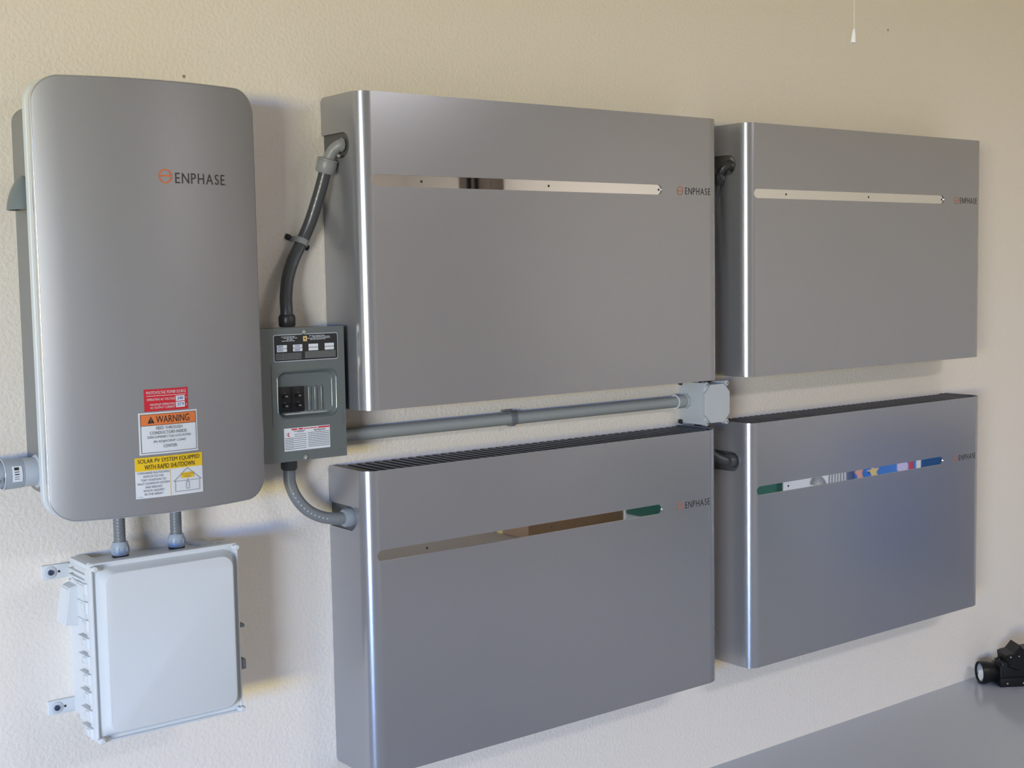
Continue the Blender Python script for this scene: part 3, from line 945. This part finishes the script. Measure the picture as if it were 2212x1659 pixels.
J0 = V((1.115, 0, .985))
jb = empty('junction_box', J0, 'small pale grey junction box with an octagonal lid at the end of the horizontal pipe', 'junction box')
JX0, JX1, JZ0, JZ1, JD = 1.0690, 1.1570, .9880, 1.0860, .0930
b = NB(); box(b, JX0, JX1, -JD, 0, JZ0, JZ1, .002)
obj('body', b, m_jb, jb, J0)
b = NB()
c = .020
oc = [(JX0 + c, JZ0 - .002), (JX1 - c, JZ0 - .002), (JX1 + .002, JZ0 + c), (JX1 + .002, JZ1 - c), (JX1 - c, JZ1 + .002), (JX0 + c, JZ1 + .002), (JX0 - .002, JZ1 - c), (JX0 - .002, JZ0 + c)]
def sc_(o, k):
    mx = (JX0 + JX1) / 2; mz = (JZ0 + JZ1) / 2
    return [(mx + (x - mx) * k, mz + (z - mz) * k) for x, z in o]
loft(b, [[V((x, -dd, z)) for x, z in sc_(oc, k)] for dd, k in ((JD - .004, 1), (JD + .006, 1), (JD + .0072, .985))])
obj('octagonal_lid', b, m_jb, jb, J0, angle=20)
for x in (JX0 + .006, JX1 - .006):
    for z in (JZ0 - .0025, JZ1 + .0025):
        b = NB(); box(b, x - .0055, x + .0055, -JD - .002, -.004, z - .0040, z + .0040, .0015)
        lathe(b, (x, -JD - .002, z), (0, -1, 0), [(-.012, .0068), (.002, .0068), (.003, .0055)], 16)
        lg = obj('screw_post', b, m_jb, jb, J0)
        b = NB(); lathe(b, (x, -JD - .005, z), (0, -1, 0), [(0, .0030), (.0006, .0030)], 12); obj('post_screw', b, m_boxgrey, lg, J0)
for z in (JZ0 - .003, JZ1 + .003):
    b = NB(); lathe(b, (JX0 + .001, -.002, z), (-.25, -1, 0), [(0, .0062), (.010, .0062), (.011, .003)], 14)
    obj('mounting_screw', b, m_ink, jb, J0)

# ------------------------------------------------------------------ pull cord
U0 = V((.2102, -1.2437, 1.7436))
pc = empty('pull_cord', U0, 'thin cream pull cord with a small white tassel, hanging at the top right', 'pull cord')
b = NB(); tube(b, [V((.2115, -1.2437, GZ - .002)), V((.2112, -1.2437, 2.2)), V((.2106, -1.2437, 1.90)), V((.2102, -1.2437, 1.7436))], .0007, 8)
obj('cord', b, m_cord, pc, U0)
b = NB(); lathe(b, (.2102, -1.2437, 1.7440), (-.10, 0, -1), [(0, .0006), (.003, .0018), (.008, .0027), (.014, .0032), (.0195, .0038), (.0215, .0037)], 18)
obj('tassel', b, m_tassel, pc, U0)

# small marks in the plaster
for x, z, lab in ((-.3073, 1.7924, 'tiny plugged hole in the wall just above the tall controller cabinet'), (1.9614, 2.1022, 'tiny plugged hole in the wall to the right of the pull cord')):
    b = NB(); lathe(b, (0, 0, 0), (0, -1, 0), [(-.002, .0034), (.0008, .0034), (.0016, .0024), (.0008, .0012)], 12)
    o = obj('wall_plug', b, m_plug, None)
    o.location = (x, 0, z)
    tag(o, lab, 'wall plug')

# ------------------------------------------------------------------ black lamp lying on the floor
A0 = V((2.405, -.050, 0.0))
a_ = V((.836, -.549, 0)); b_ = V((.549, .836, 0)); z_ = V((0, 0, 1))
def LP(u, v, z): return A0 + a_ * u + b_ * v + z_ * z
LM = Matrix(((a_.x, b_.x, 0, A0.x), (a_.y, b_.y, 0, A0.y), (0, 0, 1, 0), (0, 0, 0, 1)))
wl_ = empty('work_lamp', A0, 'black work lamp with a silver lens lying on the floor against the wall', 'lamp')
b = NB(); lathe(b, LP(0, 0, .038), a_, [(0.004, .0300), (0, .0340), (.001, .0365), (.010, .0372), (.028, .0360), (.038, .0330), (.066, .0325)], 32, cap0=False)
obj('barrel', b, m_blk, wl_, A0)
b = NB(); lathe(b, LP(.0065, 0, .038), a_, [(0, .0302), (.006, .026), (.014, .016), (.018, .006)], 32, cap0=False)
obj('reflector', b, m_lens, wl_, A0)
t_ = NB(); box(t_, .058, .165, -.044, .020, .001, .082, .006); b = NB(); join(b, t_, LM)
obj('housing', b, m_blk, wl_, A0)
t_ = NB(); box(t_, .052, .062, -.048, .024, 0, .070, .003); box(t_, .052, .170, -.050, -.046, 0, .030, .001); b = NB(); join(b, t_, LM)
obj('bracket', b, m_blk, wl_, A0)
for u, z in ((.075, .012), (.130, .012)):
    b = NB(); lathe(b, LP(u, -.050, z), -b_, [(0, .0030), (.0015, .0030), (.002, .0015)], 12); obj('bracket_screw', b, m_steel, wl_, A0)
b = NB(); lathe(b, LP(.070, .0, .074), z_, [(0, .012), (.010, .011), (.014, .006)], 16); obj('push_button', b, m_blk, wl_, A0)
# angular clamp head on top: an irregular faceted block
b = NB()
pr = [(.078, .066), (.072, .104), (.082, .108), (.100, .112), (.120, .137), (.142, .118), (.170, .122), (.178, .078), (.140, .060), (.112, .052)]
loft(b, [[LP(u, v, z) for u, z in [((uu - .125) * k + .125, (zz - .090) * k + .090) for uu, zz in pr]] for v, k in ((.030, .96), (.026, 1), (-.044, 1), (-.052, .90))])
obj('clamp_head', b, m_blk, wl_, A0, angle=15)
for u, z, q in ((.084, .101, .0030), (.112, .103, .0024), (.166, .078, .0026)):
    b = NB(); lathe(b, LP(u, -.052, z), -b_, [(0, q), (.0015, q * .9), (.002, q * .4)], 12); obj('clamp_screw', b, m_steel, wl_, A0)

# ------------------------------------------------------------------ things along the far side of the garage, seen in the polished strips
def carton(name, x0, x1, y0, y1, z1, m, label, cat, seam=True):
    r = empty(name, ((x0 + x1) / 2, (y0 + y1) / 2, 0), label, cat)
    L = r.location.copy()
    b = NB(); box(b, x0, x1, y0, y1, 0, z1, .004); obj('carton_body', b, m, r, L)
    if seam:
        b = NB(); box(b, x0 - .0006, x1 + .0006, (y0 + y1) / 2 - .025, (y0 + y1) / 2 + .025, z1 - .10, z1 + .0008, .0002); obj('packing_tape', b, m_gold, r, L)
    return r, L
def tote(x0, x1, y0, y1, z1, label):
    r = empty('storage_tote', ((x0 + x1) / 2, (y0 + y1) / 2, 0), label, 'storage tote')
    L = r.location.copy()
    b = NB()
    k = .035
    loft(b, [[V((x, y, z)) for x, y in rrect(x0 + q, x1 - q, y0 + q, y1 - q, .04, 5)] for z, q in ((0, k), (z1 - .05, .008), (z1 - .05, 0), (z1 - .03, 0))])
    obj('tub', b, m_green, r, L)
    b = NB(); loft(b, [[V((x, y, z)) for x, y in rrect(x0 - .006 + q, x1 + .006 - q, y0 - .006 + q, y1 + .006 - q, .045, 5)] for z, q in ((z1 - .03, 0), (z1 - .008, 0), (z1 - .006, .02), (z1, .03))])
    obj('tote_lid', b, m_blk, r, L)
    return r
tote(3.60, 3.96, -3.40, -2.81, .40, 'dark green storage tote mirrored in the strip of the lower left cabinet')
tote(3.60, 3.96, -2.76, -2.16, .40, 'dark green storage tote mirrored in the strip of the lower right cabinet')
carton('cardboard_box', 2.75, 3.42, -3.62, -3.12, .10, m_cardb, 'brown cardboard box mirrored in the strip of the lower left cabinet', 'box')
r, L = carton('white_carton', 3.60, 3.97, -2.14, -1.75, .62, m_white, 'white carton with scribbled print mirrored in the lower right strip', 'box', False)
b = NB()
for k in range(5):
    for q in range(12):
        a0, a1 = PI * q / 12, PI * (q + 1) / 12
        rr = .02 + .02 * k
        p = [V((3.5985, -1.915 + rr * .45 * math.cos(a) * s, .335 + rr * .45 * math.sin(a) * s)) for a, s in ((a0, 1), (a1, 1), (a1, 1.25 - .03 * k), (a0, 1.25 - .03 * k))]
        b.faces.new([b.verts.new(v) for v in p])
for k in range(6):
    y = -1.855 + k * .017
    b.faces.new([b.verts.new(v) for v in ((3.5985, y, .2), (3.5985, y + .006, .2), (3.5985, y + .012, .5), (3.5985, y + .006, .5))])
obj('scribbled_print', b, m_inkg, r, L)
r, L = carton('blue_carton', 3.60, 3.97, -1.70, -1.33, .66, m_bluebox, 'blue carton with coloured shapes mirrored in the lower right strip', 'box', False)
def blob(name, m, y, z, ry, rz, n=7, spike=.5):
    b = NB(); pts = []
    for q in range(n * 2):
        k = 1 if q % 2 else spike
        pts.append((3.5985, y + ry * k * math.cos(PI * q / n), z + rz * k * math.sin(PI * q / n)))
    b.faces.new([b.verts.new(p) for p in pts]); obj(name, b, m, r, L)
blob('pink_shape', m_pink, -1.670, .425, .03, .05, 5)
blob('gold_shape', m_gold, -1.59, .44, .04, .04, 5, .4)
blob('lilac_shape', m_lilac, -1.43, .48, .035, .035, 6, .85)
blob('red_shape', m_red, -1.385, .49, .014, .04, 4, .8)
blob('white_shape', m_white, -1.345, .505, .014, .05, 6, .9)
b = NB(); box(b, 1.55, 2.73, -4.05, -2.85, 0, .008, .003)
L = V((2.14, -3.45, 0)); o = obj('added_floor_mat', b, m_mat, None, L); o.location = L  # mat put in so the strip reflects a darker floor
tag(o, 'taupe mat added to darken the floor mirrored in the lower left strip', 'mat')
# tall cupboard against the right wall
r = empty('tall_cupboard', (3.94, -5.10, 0), 'tall taupe cupboard mirrored in the strip of the upper left cabinet', 'cupboard')
L = r.location.copy()
b = NB(); box(b, 3.90, 3.99, -5.29, -4.92, 0, 2.35, .003); obj('carcass', b, m_taupe, r, L)
for y0, y1 in ((-5.285, -5.107), (-5.103, -4.925)):
    b = NB(); box(b, 3.882, 3.9005, y0, y1, .08, 2.34, .002); dd = obj('cupboard_door', b, m_taupe, r, L)
    yh = y1 - .04 if y0 < -5.2 else y0 + .04
    b = NB(); box(b, 3.855, 3.881, yh - .012, yh + .012, 1.75, 2.10, .004); obj('door_pull', b, m_blk, dd, L)
